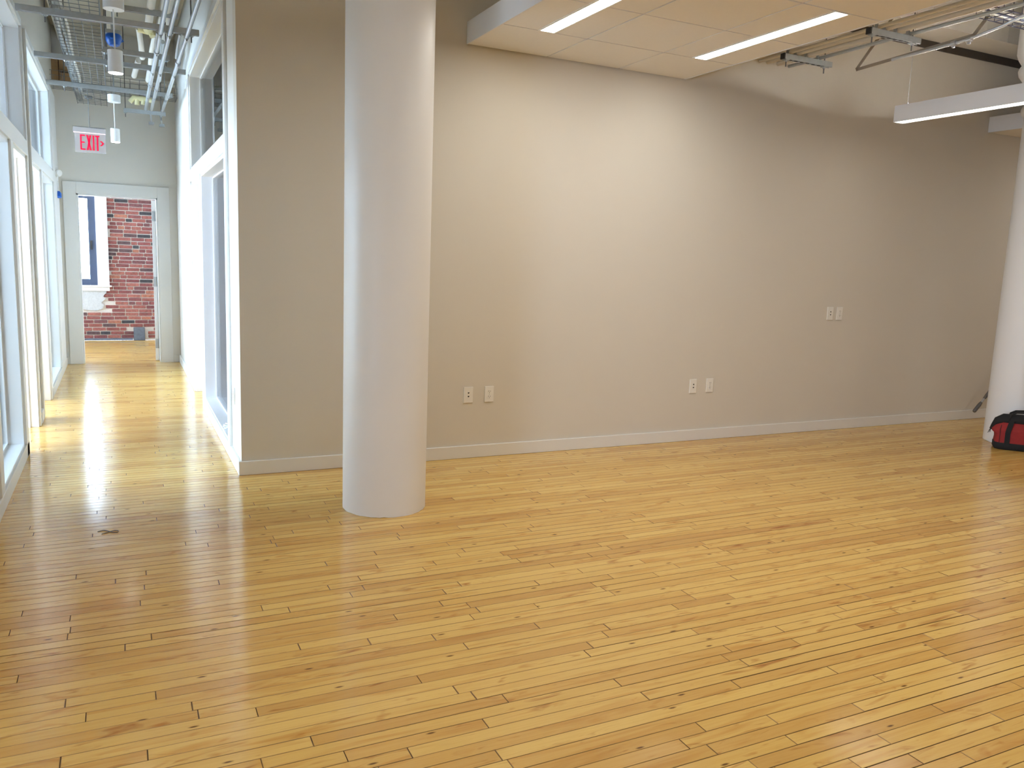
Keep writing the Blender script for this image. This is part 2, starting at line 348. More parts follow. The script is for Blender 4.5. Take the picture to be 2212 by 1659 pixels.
# glazed office fronts ------------------------------------------------
def glazed(name, side, y0, y1, side_rng, door_rng, tz, label, n):
    """side=-1 left wall, +1 right wall. Trim proud of the wall, panes set back in a deep reveal."""
    xf = XL if side < 0 else XR; depth = 0.2 if side < 0 else 0.14
    proud = 0.022*(-side)                                    # toward the corridor
    xa, xb = sorted((xf + proud, xf + side*0.0))             # casing slab
    ja, jb = sorted((xf + proud*0.3, xf + side*depth))       # reveal lining depth
    t = thing(name, (xf, (y0+y1)/2, 0), label, 'window', kind='structure')
    cw = 0.085
    def cas(nm, ya, yb, z0, z1): obj(nm, [(xa, xb, ya, yb, z0, z1)], m_frame, t, bevel=0.003)
    def lin(nm, ya, yb, z0, z1): obj(nm, [(ja, jb, ya, yb, z0, z1)], m_frame, t, bevel=0.002)
    s0, s1 = side_rng; d0, d1 = door_rng
    first, last = min(s0, d0), max(s1, d1)
    g = 0.025
    # casings
    cas('casing', y0, first, 0.097 if s0 < d0 else 0, tz); cas('casing', last, y1, 0.097 if s0 > d0 else 0, tz)
    mid = (s1, d0) if s0 < d0 else (d1, s0)
    cas('casing', mid[0], mid[1], 0.0, HZ0); cas('casing', first, last, HZ0, HZ1); cas('casing', first, last, tz-0.06, tz)
    # linings (jambs, heads, sills)
    lin('jamb', y0, first+g, 0, tz); lin('jamb', last-g, y1, 0, tz); lin('jamb', mid[0]-g, mid[1]+g, 0, HZ0)
    lin('head', first, last, HZ0-g, HZ1+g); lin('head', first, last, tz-0.06-g, tz)
    lin('sill', s0, s1, 0.0, 0.108)
    # door stops
    sa, sb = sorted((xf + side*0.055, xf + side*0.085))
    for yy in ((d0+g, d0+g+0.014), (d1-g-0.014, d1-g)): obj('door_stop', [(sa, sb, yy[0], yy[1], 0, HZ0-g)], m_frame, t)
    if side > 0:      # closed leaf at the back of the reveal
        la, lb = sorted((xf + side*0.086, xf + side*0.126))
        leaf = obj('door_leaf', [(la, lb, d0+g+0.003, d1-g-0.003, 0.008, HZ0-g-0.003)], m_frame, t, bevel=0.002)
        hx = xf + side*0.086 - side*0.05; hy = d0+g+0.075
        hb = B(); tube(hb, [(xf + side*0.086, hy, 1.0), (hx, hy, 1.0)], 0.011, 10); tube(hb, [(hx, hy, 1.0), (hx, hy+0.11, 1.0)], 0.009, 10); auto_smooth(obj('lever_handle', hb, m_hinge, leaf))
    else:             # leaf swung fully open into the office
        leaf = obj('door_leaf', [(xf-depth-0.91, xf-depth-0.01, d1-g-0.045, d1-g-0.005, 0.008, HZ0-g-0.003)], m_frame, t, bevel=0.002)
        hx = xf-depth-0.84; hy = d1-g-0.045
        hb = B(); tube(hb, [(hx, hy, 1.0), (hx, hy-0.05, 1.0)], 0.011, 10); tube(hb, [(hx, hy-0.05, 1.0), (hx+0.11, hy-0.05, 1.0)], 0.009, 10); auto_smooth(obj('lever_handle', hb, m_hinge, leaf))
    # glazing beads and panes
    xg = xf + side*0.105
    for (ya, yb, z0, z1) in ((s0+g, s1-g, 0.108, HZ0-g), (first+g, last-g, HZ1+g, tz-0.06-g)):
        obj('pane', [(xg-0.004, xg+0.004, ya, yb, z0, z1)], m_film if side < 0 and s0 < d0 and z0 > 1 else m_paneoff, t)
        bd = B()
        for q in ((ya, ya+0.012, z0, z1), (yb-0.012, yb, z0, z1), (ya, yb, z0, z0+0.012), (ya, yb, z1-0.012, z1)):
            box(bd, xg-0.014, xg+0.014, *q)
        obj('glazing_bead', bd, m_frame, t)
    return t
glazed('window_1', -1, L1[0], L1[1], (5.21, 6.44), (6.58, 7.56), TZ, 'white framed office front nearest on the left of the corridor, sidelight then doorway', 1)
glazed('window_2', -1, L2[0], L2[1], (8.96, 10.45), (7.95, 8.84), TZ, 'white framed office front far on the left of the corridor', 2)
glazed('window_3', 1, R1[0], R1[1], (6.10, 8.02), (8.11, 9.07), TZR, 'white framed office front on the right of the corridor with tall transom', 3)
# solid infill right of the second sidelight
struct('trim_1', [(XL-0.12, XL+0.005, 10.45, L2[1], 0.0, HZ0)], m_frame, 'white panel beside the far left sidelight', 'trim')

# end doorway ---------------------------------------------------------
dd = thing('door_1', (0, YE, 0), 'white cased doorway at the corridor end opening onto a brick room', 'doorway', kind='structure')
obj('casing', [(-0.597, DX0, YE-0.022, YE, 0, 2.255)], m_frame, dd, bevel=0.003)
obj('casing', [(DX1, 0.603, YE-0.022, YE, 0, 2.255)], m_frame, dd, bevel=0.003)
obj('casing', [(DX0, DX1, YE-0.022, YE, DZ, 2.255)], m_frame, dd, bevel=0.003)
obj('jamb', [(DX0-0.01, DX0+0.018, YE-0.015, YE+0.155, 0, DZ+0.01)], m_frame, dd)
obj('jamb', [(DX1-0.018, DX1+0.01, YE-0.015, YE+0.155, 0, DZ+0.01)], m_frame, dd)
obj('head', [(DX0, DX1, YE-0.015, YE+0.155, DZ-0.018, DZ+0.01)], m_frame, dd)
lb = B(); box(lb, DX1-0.067, DX1-0.023, YE+0.160, YE+1.05, 0.008, DZ-0.024)
bmesh.ops.rotate(lb, verts=lb.verts, cent=(DX1-0.023, YE+0.160, 0), matrix=Matrix.Rotation(math.radians(-8), 3, 'Z'))
leaf = obj('door_leaf', lb, m_white, dd, bevel=0.002)
for zz in (0.17, 0.985, 1.83):
    hb = B(); box(hb, DX1-0.064, DX1-0.024, YE+0.150, YE+0.158, zz, zz+0.125); tube(hb, [(DX1-0.022, YE+0.148, zz), (DX1-0.022, YE+0.148, zz+0.125)], 0.007, 8)
    obj('hinge', hb, m_hinge, leaf)

# ------------------------------------------------------------------ brick room
def brick_wall():
    x_l, x_r = XOUT, 5.0
    t = tag(obj('wall_brick', [(-0.27, 0.9, YB+0.02, YB+0.3, 0, CZ), (-1.75, -0.27, YB+0.02, YB+0.3, 0, 0.80), (-1.75, -0.27, YB+0.02, YB+0.3, 2.75, CZ),
             (x_l, -1.75, YB+0.02, YB+0.3, 0, CZ), (0.9, 1.6, YB+0.02, YB+0.3, 0, CZ), (1.6, 4.4, YB+0.02, YB+0.3, 0, 0.6), (1.6, 4.4, YB+0.02, YB+0.3, 3.2, CZ), (4.4, x_r+0.2, YB+0.02, YB+0.3, 0, CZ)], m_mortar),
            'old red and black brick wall with white mortar seen through the doorway', 'wall', kind='structure')
    org = wloc(t)
    # one shared, slightly rounded brick
    def brick_mesh(nm, sx):
        bm = bmesh.new(); hw, hh, c = sx/2, 0.0235, 0.007
        front = [(-hw+c, -hh), (hw-c, -hh), (hw, -hh+c), (hw, hh-c), (hw-c, hh), (-hw+c, hh), (-hw, hh-c), (-hw, -hh+c)]
        a = [bm.verts.new((x*0.97, -0.006, z*0.93)) for x, z in front]; b = [bm.verts.new((x, 0.0, z)) for x, z in front]; d = [bm.verts.new((x, 0.03, z)) for x, z in front]
        bm.faces.new(a)
        for i in range(8):
            j = (i+1) % 8; bm.faces.new((a[i], b[i], b[j], a[j])); bm.faces.new((b[i], d[i], d[j], b[j]))
        bmesh.ops.recalc_face_normals(bm, faces=bm.faces)
        me = bpy.data.meshes.new(nm); bm.to_mesh(me); bm.free(); me.materials.append(m_brick); return me
    full, half, twothird = brick_mesh('brick', 0.184), brick_mesh('brick', 0.086), brick_mesh('brick', 0.135)
    rnd = random.Random(11); n = 0
    pitch = 0.0592; z = 0.062
    row = 0
    while z < 2.42:
        x = -0.98 + (0.098 if row % 2 else 0.0) + rnd.uniform(-0.03, 0.03)
        header = row % 7 == 2
        while x < 0.70:
            r = rnd.random()
            if header and r < 0.55: me, wd = half, 0.086
            elif r < 0.10: me, wd = half, 0.086
            elif r < 0.17: me, wd = twothird, 0.135
            else: me, wd = full, 0.184
            xc = x + wd/2; x += wd + 0.0115
            if xc + wd/2 > 0.70: break
            if z > 0.74 and xc + wd/2 < -0.125: continue           # window and casing
            if z > 0.46 and z <= 0.74 and xc - wd/2 < -0.27 + rnd.uniform(-0.03, 0.04): continue   # concrete patch
            if 0.20 < xc + wd/2 and xc - wd/2 < 0.31 and z < 0.20: continue          # grey plate
            o = bpy.data.objects.new('brick', me); COL.objects.link(o); o.parent = t
            o.location = Vector((xc, YB + rnd.uniform(0.008, 0.016), z + rnd.uniform(-0.002, 0.002))) - org
            o.rotation_euler = (rnd.uniform(-.01, .01), rnd.uniform(-.008, .008), rnd.uniform(-.01, .01)); n += 1
        z += pitch; row += 1
    cb = B(); rnd2 = random.Random(3)
    pts = [(-1.0, 0.475), (-0.52, 0.49), (-0.36, 0.47), (-0.27, 0.50), (-0.235, 0.56), (-0.28, 0.60), (-0.215, 0.66), (-0.25, 0.70), (-0.20, 0.76), (-0.20, 0.79), (-1.0, 0.79)]
    prism(cb, pts, YB-0.004, YB+0.03); obj('concrete_patch', cb, m_conc, t)
    gp = B(); box(gp, 0.17, 0.335, YB-0.03, YB+0.01, 0.0, 0.21); obj('steel_plate', gp, m_steelp, t, bevel=0.006)
    for k in range(9):
        kb = B(); lathe(kb, 0, 0, [(0.011, 0), (0.012, 0.006), (0.004, 0.010)], 8)
        o = obj('rivet', kb, m_steelp, t); o.location = Vector((0.205 + 0.045*(k % 3) + rnd2.uniform(-.01, .01), YB-0.03, 0.10 + 0.035*(k//3))) - org; o.rotation_euler = (math.radians(90), 0, 0)
    return t
bw = brick_wall()
pb = B(); tube(pb, [(-1.6, YB-0.03, 0.022), (0.155, YB-0.03, 0.022)], 0.016, 10)
tag(auto_smooth(obj('heating_pipe', pb, m_steelp)), 'thin grey pipe along the foot of the brick wall', 'pipe')
# window in the brick wall
w1 = thing('window_4', (-0.95, YB, 0.8), 'dark blue framed window with white casing in the brick wall', 'window', kind='structure')
obj('casing', [(-0.315, -0.15, YB-0.045, YB+0.02, 0.86, 2.75)], m_white, w1, bevel=0.003)
obj('casing', [(-1.75, -1.6, YB-0.045, YB+0.02, 0.86, 2.75)], m_white, w1, bevel=0.003)
obj('casing', [(-1.75, -0.15, YB-0.045, YB+0.02, 2.65, 2.80)], m_white, w1, bevel=0.003)
obj('apron', [(-1.75, -0.15, YB-0.03, YB+0.02, 0.785, 0.85)], m_white, w1, bevel=0.003)
obj('sill', [(-1.78, -0.118, YB-0.075, YB+0.10, 0.85, 0.872)], m_white, w1, bevel=0.004)
for q in ((-0.42, -0.315, 0.872, 2.65), (-1.6, -1.5, 0.872, 2.65), (-1.5, -0.42, 0.872, 0.965), (-1.5, -0.42, 2.20, 2.29), (-1.5, -0.42, 2.58, 2.65)):
    obj('sash', [(q[0], q[1], YB+0.03, YB+0.075, q[2], q[3])], m_winfr, w1, bevel=0.004)
hb = B(); box(hb, -0.40, -0.37, YB+0.01, YB+0.03, 1.42, 1.56); obj('latch', hb, m_black, w1, bevel=0.004)
obj('pane', [(-1.5, -0.42, YB+0.05, YB+0.056, 0.965, 2.20)], m_pane, w1)
obj('pane', [(-1.5, -0.42, YB+0.05, YB+0.056, 2.29, 2.58)], m_pane, w1)
portal(-0.95, YB+0.12, 1.75, 1.1, 1.65, (math.radians(-90), 0, 0))
portal(3.0, YB+0.12, 1.9, 2.8, 2.6, (math.radians(-90), 0, 0))

# ------------------------------------------------------------------ strip floor
def project(p):
    v = Vector(p) - Vector((0, 0, CAM_H)); z = v.dot(CF)
    if z < 0.05: return None
    return 1106 + CAM_F*v.dot(CR)/z, 829.5 + CAM_F*v.dot(CD)/z
def clip_area(poly):
    def clip(ps, f, inter):
        out = []
        for i in range(len(ps)):
            a, b = ps[i-1], ps[i]
            if f(b):
                if not f(a): out.append(inter(a, b))
                out.append(b)
            elif f(a): out.append(inter(a, b))
        return out
    for ax, val, sgn in ((0, 0, 1), (0, 2212, -1), (1, 0, 1), (1, 1659, -1)):
        if not poly: return 0
        poly = clip(poly, lambda p: sgn*(p[ax]-val) >= 0, lambda a, b: tuple(a[i] + (b[i]-a[i])*(val-a[ax])/(b[ax]-a[ax]) for i in (0, 1)))
    return abs(sum(poly[i-1][0]*poly[i][1] - poly[i][0]*poly[i-1][1] for i in range(len(poly))))/2 if poly else 0
def strip_floor():
    fl = struct('floor', [(XOUT, XMAX, YMIN, YB+0.02, -0.15, -0.010)], m_dark, 'honey coloured maple strip floor', 'floor')
    org = wloc(fl); BW = 0.0575; GAP = 0.0019
    rnd = random.Random(5); boards = []
    k0, k1 = int(YMIN/BW), int(YB/BW)+1
    for k in range(k0, k1):
        ya = k*BW; yb = ya + BW
        x = XOUT + rnd.uniform(-1.2, 0)
        while x < XMAX:
            ln = rnd.choice((0.35, 0.5, 0.7, 0.9, 1.1, 1.3, 1.6, 1.9)) * rnd.uniform(0.85, 1.15)
            xa, xb = max(x, XOUT), min(x+ln, XMAX); x += ln
            if xb - xa < 0.02: continue
            if ya > W+0.1 and xa > 5.0: continue
            ps = [project(p) for p in ((xa, ya, 0), (xb, ya, 0), (xb, yb, 0), (xa, yb, 0))]
            ar = 0
            if all(ps):
                hidden = ya > W and (xa > 0.66 or xb < -0.62)
                ar = 0 if hidden else clip_area([tuple(p) for p in ps])
            boards.append((ar, xa, xb, ya, yb))
    boards.sort(key=lambda b: -b[0])
    # unit board with eased edges
    bm = bmesh.new(); c = 0.016; e = 0.0014; h = 0.0012
    top = [(-.5+e, -.5+c), (.5-e, -.5+c), (.5-e, .5-c), (-.5+e, .5-c)]; rim = [(-.5, -.5), (.5, -.5), (.5, .5), (-.5, .5)]
    a = [bm.verts.new((x, y, 0)) for x, y in top]; b = [bm.verts.new((x, y, -h)) for x, y in rim]; d = [bm.verts.new((x, y, -0.011)) for x, y in rim]
    bm.faces.new(a)
    for i in range(4):
        j = (i+1) % 4; bm.faces.new((a[i], b[i], b[j], a[j])).material_index = 2; bm.faces.new((b[i], d[i], d[j], b[j])).material_index = 1
    bmesh.ops.recalc_face_normals(bm, faces=bm.faces)
    me = bpy.data.meshes.new('floor_plank'); bm.to_mesh(me); bm.free()
    for m_ in (m_floor, m_edge, m_ease): me.materials.append(m_)
    for ar, xa, xb, ya, yb in boards[:300]:
        o = bpy.data.objects.new('floor_plank', me); COL.objects.link(o); o.parent = fl
        o.location = Vector(((xa+xb)/2, (ya+yb)/2, 0)) - org; o.scale = (xb-xa-GAP, yb-ya-GAP*rnd.choice((0.5, 0.8, 1.0, 1.0, 1.8)), 1)
        o.rotation_euler = (rnd.uniform(-0.005, 0.005), rnd.uniform(-.0005, .0005), 0)
    V, Fc, R, MI = [], [], [], []
    for ar, xa, xb, ya, yb in boards[300:]:
        i = len(V); g = GAP/2; t1 = rnd.uniform(-.00014, .00014)
        xa += g; xb -= g; ya += g; yb -= g; c = 0.0008
        for x, y, s in ((xa, ya+c, -1), (xb, ya+c, -1), (xb, yb-c, 1), (xa, yb-c, 1)): V.append((x-org.x, y-org.y, s*t1-org.z))
        for x, y in ((xa, ya), (xb, ya), (xb, yb), (xa, yb)): V.append((x-org.x, y-org.y, -0.0009-org.z))
        for x, y in ((xa, ya), (xb, ya), (xb, yb), (xa, yb)): V.append((x-org.x, y-org.y, -0.011-org.z))
        Fc.append((i, i+1, i+2, i+3)); MI += [0, 2, 1, 2, 1, 2, 1, 2, 1]
        for q in range(4):
            j = (q+1) % 4; Fc.append((i+4+q, i+4+j, i+j, i+q)); Fc.append((i+8+q, i+8+j, i+4+j, i+4+q))
        R += [rnd.random()]*12
    me2 = bpy.data.meshes.new('floor_planks_beyond'); me2.from_pydata(V, [], Fc); me2.update()
    at = me2.attributes.new('rnd', 'FLOAT', 'POINT'); at.data.foreach_set('value', R)
    for m_ in (m_floor, m_edge, m_ease): me2.materials.append(m_)
    me2.polygons.foreach_set('material_index', MI)
    o = bpy.data.objects.new('floor_planks_beyond', me2); COL.objects.link(o); o.parent = fl; o['kind'] = 'stuff'
strip_floor()

# ------------------------------------------------------------------ columns
def column(x, y, label):
    t = thing('round_column', (x, y, 0), label, 'column', kind='thing')
    b = B(); r = 0.248; n = 64; prof = [(r, 0.0), (r, 0.5), (r, 1.5), (r, 2.5), (r, 2.93)]
    rings = []; rn = random.Random(int(x*10))
    for i, (rr, z) in enumerate(prof):
        rings.append([b.verts.new((x + rr*math.cos(2*math.pi*k/n), y + rr*math.sin(2*math.pi*k/n), z + (abs(rn.gauss(0, 0.0022)) if i == 0 else 0))) for k in range(n)])
    for i in range(len(rings)-1):
        for k in range(n): b.faces.new((rings[i][k], rings[i][(k+1)%n], rings[i+1][(k+1)%n], rings[i+1][k]))
    obj('shaft', b, m_column, t, smooth=True)
    c = B(); p = [(0.248, 2.93)]
    z = 2.93
    for k, (rr, dz) in enumerate(((0.262, .012), (0.275, .02), (0.278, .03), (0.266, .025), (0.252, .015), (0.250, .03), (0.262, .02), (0.285, .03), (0.30, .035), (0.308, .03), (0.30, .03), (0.288, .02), (0.30, .02), (0.325, .035), (0.335, .04), (0.325, .03), (0.31, .02), (0.34, .05), (0.36, .05), (0.36, .30), (0.36, .248))):
        z = min(z + dz, CZ); p.append((rr, z))
    lathe(c, x, y, p, 48); auto_smooth(obj('capital', c, m_column, t), 60)
    return t
column(1.4025, 4.586, 'thick white round column standing in front of the long beige wall')
column(7.46, 4.586, 'white round column at the far end behind the red tool bag')

# ceiling beam against the wall and a dark brown strip under it
struct('trim_beam', [(XR+0.2, XMAX, 5.195, W, 3.682, CZ)], m_beam, 'white painted ceiling beam along the top of the long wall', 'beam')
x = 1.0; k = 0
tb = bpy.data.objects['trim_beam']
while x < XMAX-0.1:
    x2 = min(x + 0.30 + 0.22*((k*7) % 3), XMAX); obj('board', [(x+0.003, x2-0.003, 5.183, 5.197, 3.682, CZ)], m_beam, tb); x = x2; k += 1
struct('trim_dark_strip', [(XR+0.2, XMAX, W-0.018, W, 3.612, 3.68)], m_dark, 'dark strip at the top edge of the long wall', 'trim')

# ------------------------------------------------------------------ suspended tile clouds with linear lamps
seams_y = [W-0.004, 4.948, 4.296, 3.645, 2.993, 2.341, 1.690, 1.038, 0.386]
def linear_lamp(cx, ya, yb, z, label):
    t = thing('linear_ceiling_light', (cx, (ya+yb)/2, z-0.003), label, 'ceiling light', 'slim lamps recessed in the tiled ceiling panels')
    b = B(); wd = 0.046
    box(b, cx-wd, cx+wd, ya+0.012, yb-0.012, z-0.002, z+0.006); obj('lens', b, m_lamp, t, bevel=0.002)
    f = B()
    for q in ((cx-wd-0.018, cx-wd-0.003, ya, yb), (cx+wd+0.003, cx+wd+0.018, ya, yb), (cx-wd-0.003, cx+wd+0.003, ya, ya+0.010), (cx-wd-0.003, cx+wd+0.003, yb-0.010, yb)): box(f, q[0], q[1], q[2], q[3], z-0.003, z+0.03)
    obj('frame', f, m_white, t); h = B(); box(h, cx-wd-0.01, cx+wd+0.01, ya+0.005, yb-0.005, z+0.02, z+0.09); obj('housing', h, m_fascia, t)
    return t
def cloud(x0, ncol, z, rows, lampcols, labels, label):
    tw = 0.6257; x1 = x0 + tw*ncol; ya, yb = rows[-1], rows[0]
    t = thing('suspended_tile_ceiling', ((x0+x1)/2, (ya+yb)/2, z), label, 'ceiling panel')
    ft = 0.012
    for q in ((x0-ft, x0, ya-ft, yb), (x1, x1+ft, ya-ft, yb), (x0, x1, ya-ft, ya)): obj('fascia', [(q[0], q[1], q[2], q[3], z-0.002, z+0.148)], m_fascia, t)
    obj('top_panel', [(x0, x1, ya, yb, z+0.10, z+0.11)], m_fascia, t)
    g = 0.0055
    # grid bars in the joints, dark colour painting in the joint shade
    for i in range(1, ncol): obj('grid_bar', [(x0+i*tw-0.010, x0+i*tw+0.010, ya, yb, z+0.008, z+0.03)], m_grid_shade, t)
    for y in rows[1:-1]: obj('grid_bar', [(x0, x1, y-0.010, y+0.010, z+0.008, z+0.03)], m_grid_shade, t)
    for i in range(ncol):
        for j in range(len(rows)-1):
            xa, xb, yb_, ya_ = x0+i*tw+g, x0+(i+1)*tw-g, rows[j]-g, rows[j+1]+g
            if i == 0: xa = x0+0.002
            if i == ncol-1: xb = x1-0.002
            lamp = i in lampcols and j in (1, 2, 5, 6)
            if lamp:
                cx = x0+(i+.5)*tw
                obj('tile', [(xa, cx-0.066, ya_, yb_, z, z+0.02)], m_tile, t); obj('tile', [(cx+0.066, xb, ya_, yb_, z, z+0.02)], m_tile, t)
            else: obj('tile', [(xa, xb, ya_, yb_, z, z+0.02)], m_tile, t)
    # hangers
    for xx in (x0+0.3, x1-0.3):
        for yy in (rows[1], rows[-2]):
            h = B(); tube(h, [(xx, yy, z+0.11), (xx, yy, CZ)], 0.002, 6); obj('hanger_wire', h, m_rod, t)
    q = 0
    for i in lampcols:
        for j in (1, 5):
            linear_lamp(x0+(i+.5)*tw, rows[j+2], rows[j], z, labels[q]); q += 1
cloud(2.255, 3, 2.987, seams_y, (0, 2), ['glowing slim lamp at the fascia side of the near tiled ceiling panel, end toward wall', 'slim lamp overhead in the first column of the near tiled panel',
      'long glowing slim lamp nearest the conduits on the near tiled ceiling panel', 'slim lamp overhead in the third column of the near tiled panel'],
      'suspended white tile ceiling panel with slim lamps over the beige wall')
cloud(7.93, 3, 2.95, seams_y, (2,), ['slim lamp in the far tiled panel, wall end, far side', 'slim lamp in the far tiled panel, window end, far side'],
      'second suspended tile ceiling panel far off behind the white round column')

# pendant linear light with up and down light
def linear_pendant(x0, x1, y0, y1, z0, z1, label):
    t = thing('linear_pendant_light', ((x0+x1)/2, (y0+y1)/2, z0), label, 'pendant light')
    h = B(); th = 0.006
    box(h, x0, x0+th, y0, y1, z0, z1); box(h, x1-th, x1, y0, y1, z0, z1); box(h, x0+th, x1-th, y0, y0+th, z0, z1); box(h, x0+th, x1-th, y1-th, y1, z0, z1); box(h, x0+th, x1-th, y0+th, y1-th, (z0+z1)/2-0.01, (z0+z1)/2+0.01)
    obj('housing', h, m_fascia, t)
    l = B(); pts = []; n = 10; cx = (x0+x1)/2; hw = (x1-x0)/2-th-0.001
    prism(l, [(cx + hw*math.cos(math.pi + math.pi*k/n), z0+0.003 + 0.0008*math.sin(math.pi+math.pi*k/n)) for k in range(n+1)] + [(cx+hw, z0+0.02), (cx-hw, z0+0.02)], y0+th, y1-th)
    obj('lens', l, m_lampp, t)
    u = B(); tube(u, [(cx, y0+0.03, z1-0.0065), (cx, y1-0.03, z1-0.0065)], 0.0025, 8)
    obj('uplight_lens', u, m_lampup, t)
    for yy in (y1-0.10, (y0+y1)/2, y0+0.10):
        c = B(); tube(c, [(cx-0.03, yy, z1-0.01), (cx-0.03, yy, CZ)], 0.0022, 6); tube(c, [(cx-0.03, yy, z1-0.004), (cx-0.03, yy, z1+0.015)], 0.006, 8); obj('suspension_cable', c, m_galvl, t)
    return t
linear_pendant(5.84, 5.95, 0.9, 4.925, 2.752, 2.883, 'long white linear pendant light hanging between the two tiled ceiling panels')
linear_pendant(0.15, 0.26, -0.6, 3.45, 2.752, 2.883, 'added unseen linear pendant light above the viewpoint, brightening the near floor')  # extra pendant out of view, added to brighten the near floor

# ------------------------------------------------------------------ wall plates
def wall_plate(x, z, kind, label, group, wd=0.075, ht=0.122):
    t = thing('wall_outlet', (x, W, z-ht/2), label, 'outlet' if kind == 'power' else 'data outlet', group)
    obj('cover_plate', [(x-wd/2, x+wd/2, W-0.008, W, z-ht/2, z+ht/2)], m_plate, t, bevel=0.003)
    def cyl(nm, cx, cz, r, y0, y1, mat, n=16, par=None):
        b = B(); pr = []; 
        prism(b, [(cx + r*math.cos(2*math.pi*k/n), cz + r*math.sin(2*math.pi*k/n)) for k in range(n)], y0, y1); return obj(nm, b, mat, par or t)
    if kind == 'power':
        for s in (-1, 1):
            cz = z + s*0.0195
            b = B(); prism(b, [(x + 0.0165*math.cos(a_), cz + max(-.0135, min(.0135, 0.0165*math.sin(a_)))) for a_ in [2*math.pi*k/20 for k in range(20)]], W-0.0105, W-0.006); sf = obj('socket_face', b, m_plate, t)
            for dx, hh in ((-0.0065, 0.0095), (0.0065, 0.008)): obj('socket_slot', [(x+dx-0.0013, x+dx+0.0013, W-0.0110, W-0.0102, cz+0.004-hh/2, cz+0.004+hh/2)], m_hole, sf)
            cyl('ground_hole', x, cz-0.0075, 0.0026, W-0.0110, W-0.0102, m_hole, 10, sf)
        cyl('screw', x, z, 0.003, W-0.0095, W-0.0075, m_hinge, 10)
    else:
        for s in (-1, 1):
            cz = z + s*0.0135 + 0.002
            jr = cyl('jack_rim', x, cz, 0.0095, W-0.0095, W-0.007, m_plate)
            b = B(); prism(b, [(x-0.0062, cz+0.005), (x-0.0062, cz-0.001), (x-0.001, cz-0.0055), (x+0.001, cz-0.0055), (x+0.0062, cz-0.001), (x+0.0062, cz+0.005)], W-0.0105, W-0.0092); obj('jack', b, m_hole, jr)
    return t
G = 'outlet plates on the long wall'
wall_plate(2.334, 0.486, 'data', 'two-jack data plate low on the wall just right of the thick column', G)
wall_plate(2.506, 0.486, 'power', 'duplex power outlet low on the wall, first from the thick column', G)
wall_plate(4.442, 0.481, 'data', 'two-jack data plate low on the wall below the middle of the wall', G)
wall_plate(4.622, 0.483, 'power', 'duplex power outlet low on the wall, second from the thick column', G)
wall_plate(5.985, 1.118, 'data', 'raised two-jack data plate at waist height on the far wall', G)
wall_plate(6.105, 1.118, 'power', 'raised duplex power outlet at waist height on the far wall', G)
cp = thing('corridor_outlet', (XR, 5.86, 0.43), 'white outlet plate on the corridor side of the wall end', 'outlet')
obj('cover_plate', [(XR-0.008, XR, 5.825, 5.90, 0.43, 0.55)], m_plate, cp, bevel=0.003)
obj('rocker', [(XR-0.014, XR-0.007, 5.847, 5.878, 0.455, 0.525)], m_plate, cp, bevel=0.002)

# ------------------------------------------------------------------ corridor services
def strut(y, x0, x1, z, label, group, hang=True, rods=None, name='strut_channel'):
    t = thing(name, ((x0+x1)/2, y, z-0.02), label, 'strut', group)
    b = B(); a = 0.0205
    # open channel: mouth downwards with turned-in lips
    box(b, x0, x1, y-a, y-a+0.003, z-a, z+a); box(b, x0, x1, y+a-0.003, y+a, z-a, z+a); box(b, x0, x1, y-a+.003, y+a-.003, z+a-0.003, z+a)
    box(b, x0, x1, y-a+.003, y-a+.012, z-a, z-a+.003); box(b, x0, x1, y+a-.012, y+a-.003, z-a, z-a+.003)
    obj('channel', b, m_galv, t)
    for xr in (rods if rods is not None else (x0+0.10, x1-0.10)):
        r = B(); tube(r, [(xr, y, z-0.075), (xr, y, CZ)], 0.0048, 8); ro = obj('threaded_rod', r, m_rod, t)
        nb = B(); box(nb, xr-0.02, xr+0.02, y-0.02, y+0.02, z-a-0.006, z-a); lathe(nb, xr, y, [(0.011, z-a-0.017), (0.011, z-a-0.006)], 6); obj('nut', nb, m_galv, ro)
    return t
GS = 'strut channels hung across the corridor ceiling'
strut(6.93, -0.60, 0.605, 3.125, 'grey strut channel nearest across the corridor ceiling', GS, rods=(-0.42, 0.55))
strut(8.46, -0.61, 0.615, 3.120, 'second grey strut channel across the corridor ceiling, behind the big pendant', GS, rods=(-0.37, -0.04))
strut(9.85, -0.615, 0.58, 3.125, 'third grey strut channel across the corridor ceiling, under the wire basket', GS, rods=(-0.45, 0.50))
strut(10.75, 0.10, 0.55, 3.055, 'short low strut channel holding pipes near the end wall', GS, rods=(0.12, 0.50))
strut(7.85, 0.02, 0.52, 3.455, 'upper strut channel carrying the white insulated pipes', GS, rods=(0.05, 0.48))
strut(8.10, -0.08, 0.46, 3.155, 'strut channel under the first yellow pipe fittings', GS, rods=(-0.05, 0.43))

# wire basket tray along the corridor
bt = thing('wire_basket_tray', (-0.228, 8.6, 3.15), 'grey wire mesh cable basket running along the corridor ceiling', 'cable tray')
x0, x1, y0, y1, zb, zt = -0.385, -0.072, 5.6, 11.3, 3.152, 3.255
b = B(); y = y0
while y < y1:
    tube(b, [(x0, y, zt), (x0, y, zb), (x1, y, zb), (x1, y, zt)], 0.0030, 5, caps=False); y += 0.112
obj('cross_wires', b, m_wire, bt); bt.children[-1]['kind'] = 'stuff'
b = B()
for k in range(6): xx = x0 + (x1-x0)*k/5; tube(b, [(xx, y0, zb+0.004), (xx, y1, zb+0.004)], 0.0030, 5)
obj('long_wires', b, m_wire, bt)
for xx in (x0, x1):
    for zz in (zb+0.05, zt): b = B(); tube(b, [(xx, y0, zz), (xx, y1, zz)], 0.0035, 6); obj('side_wire', b, m_wire, bt)
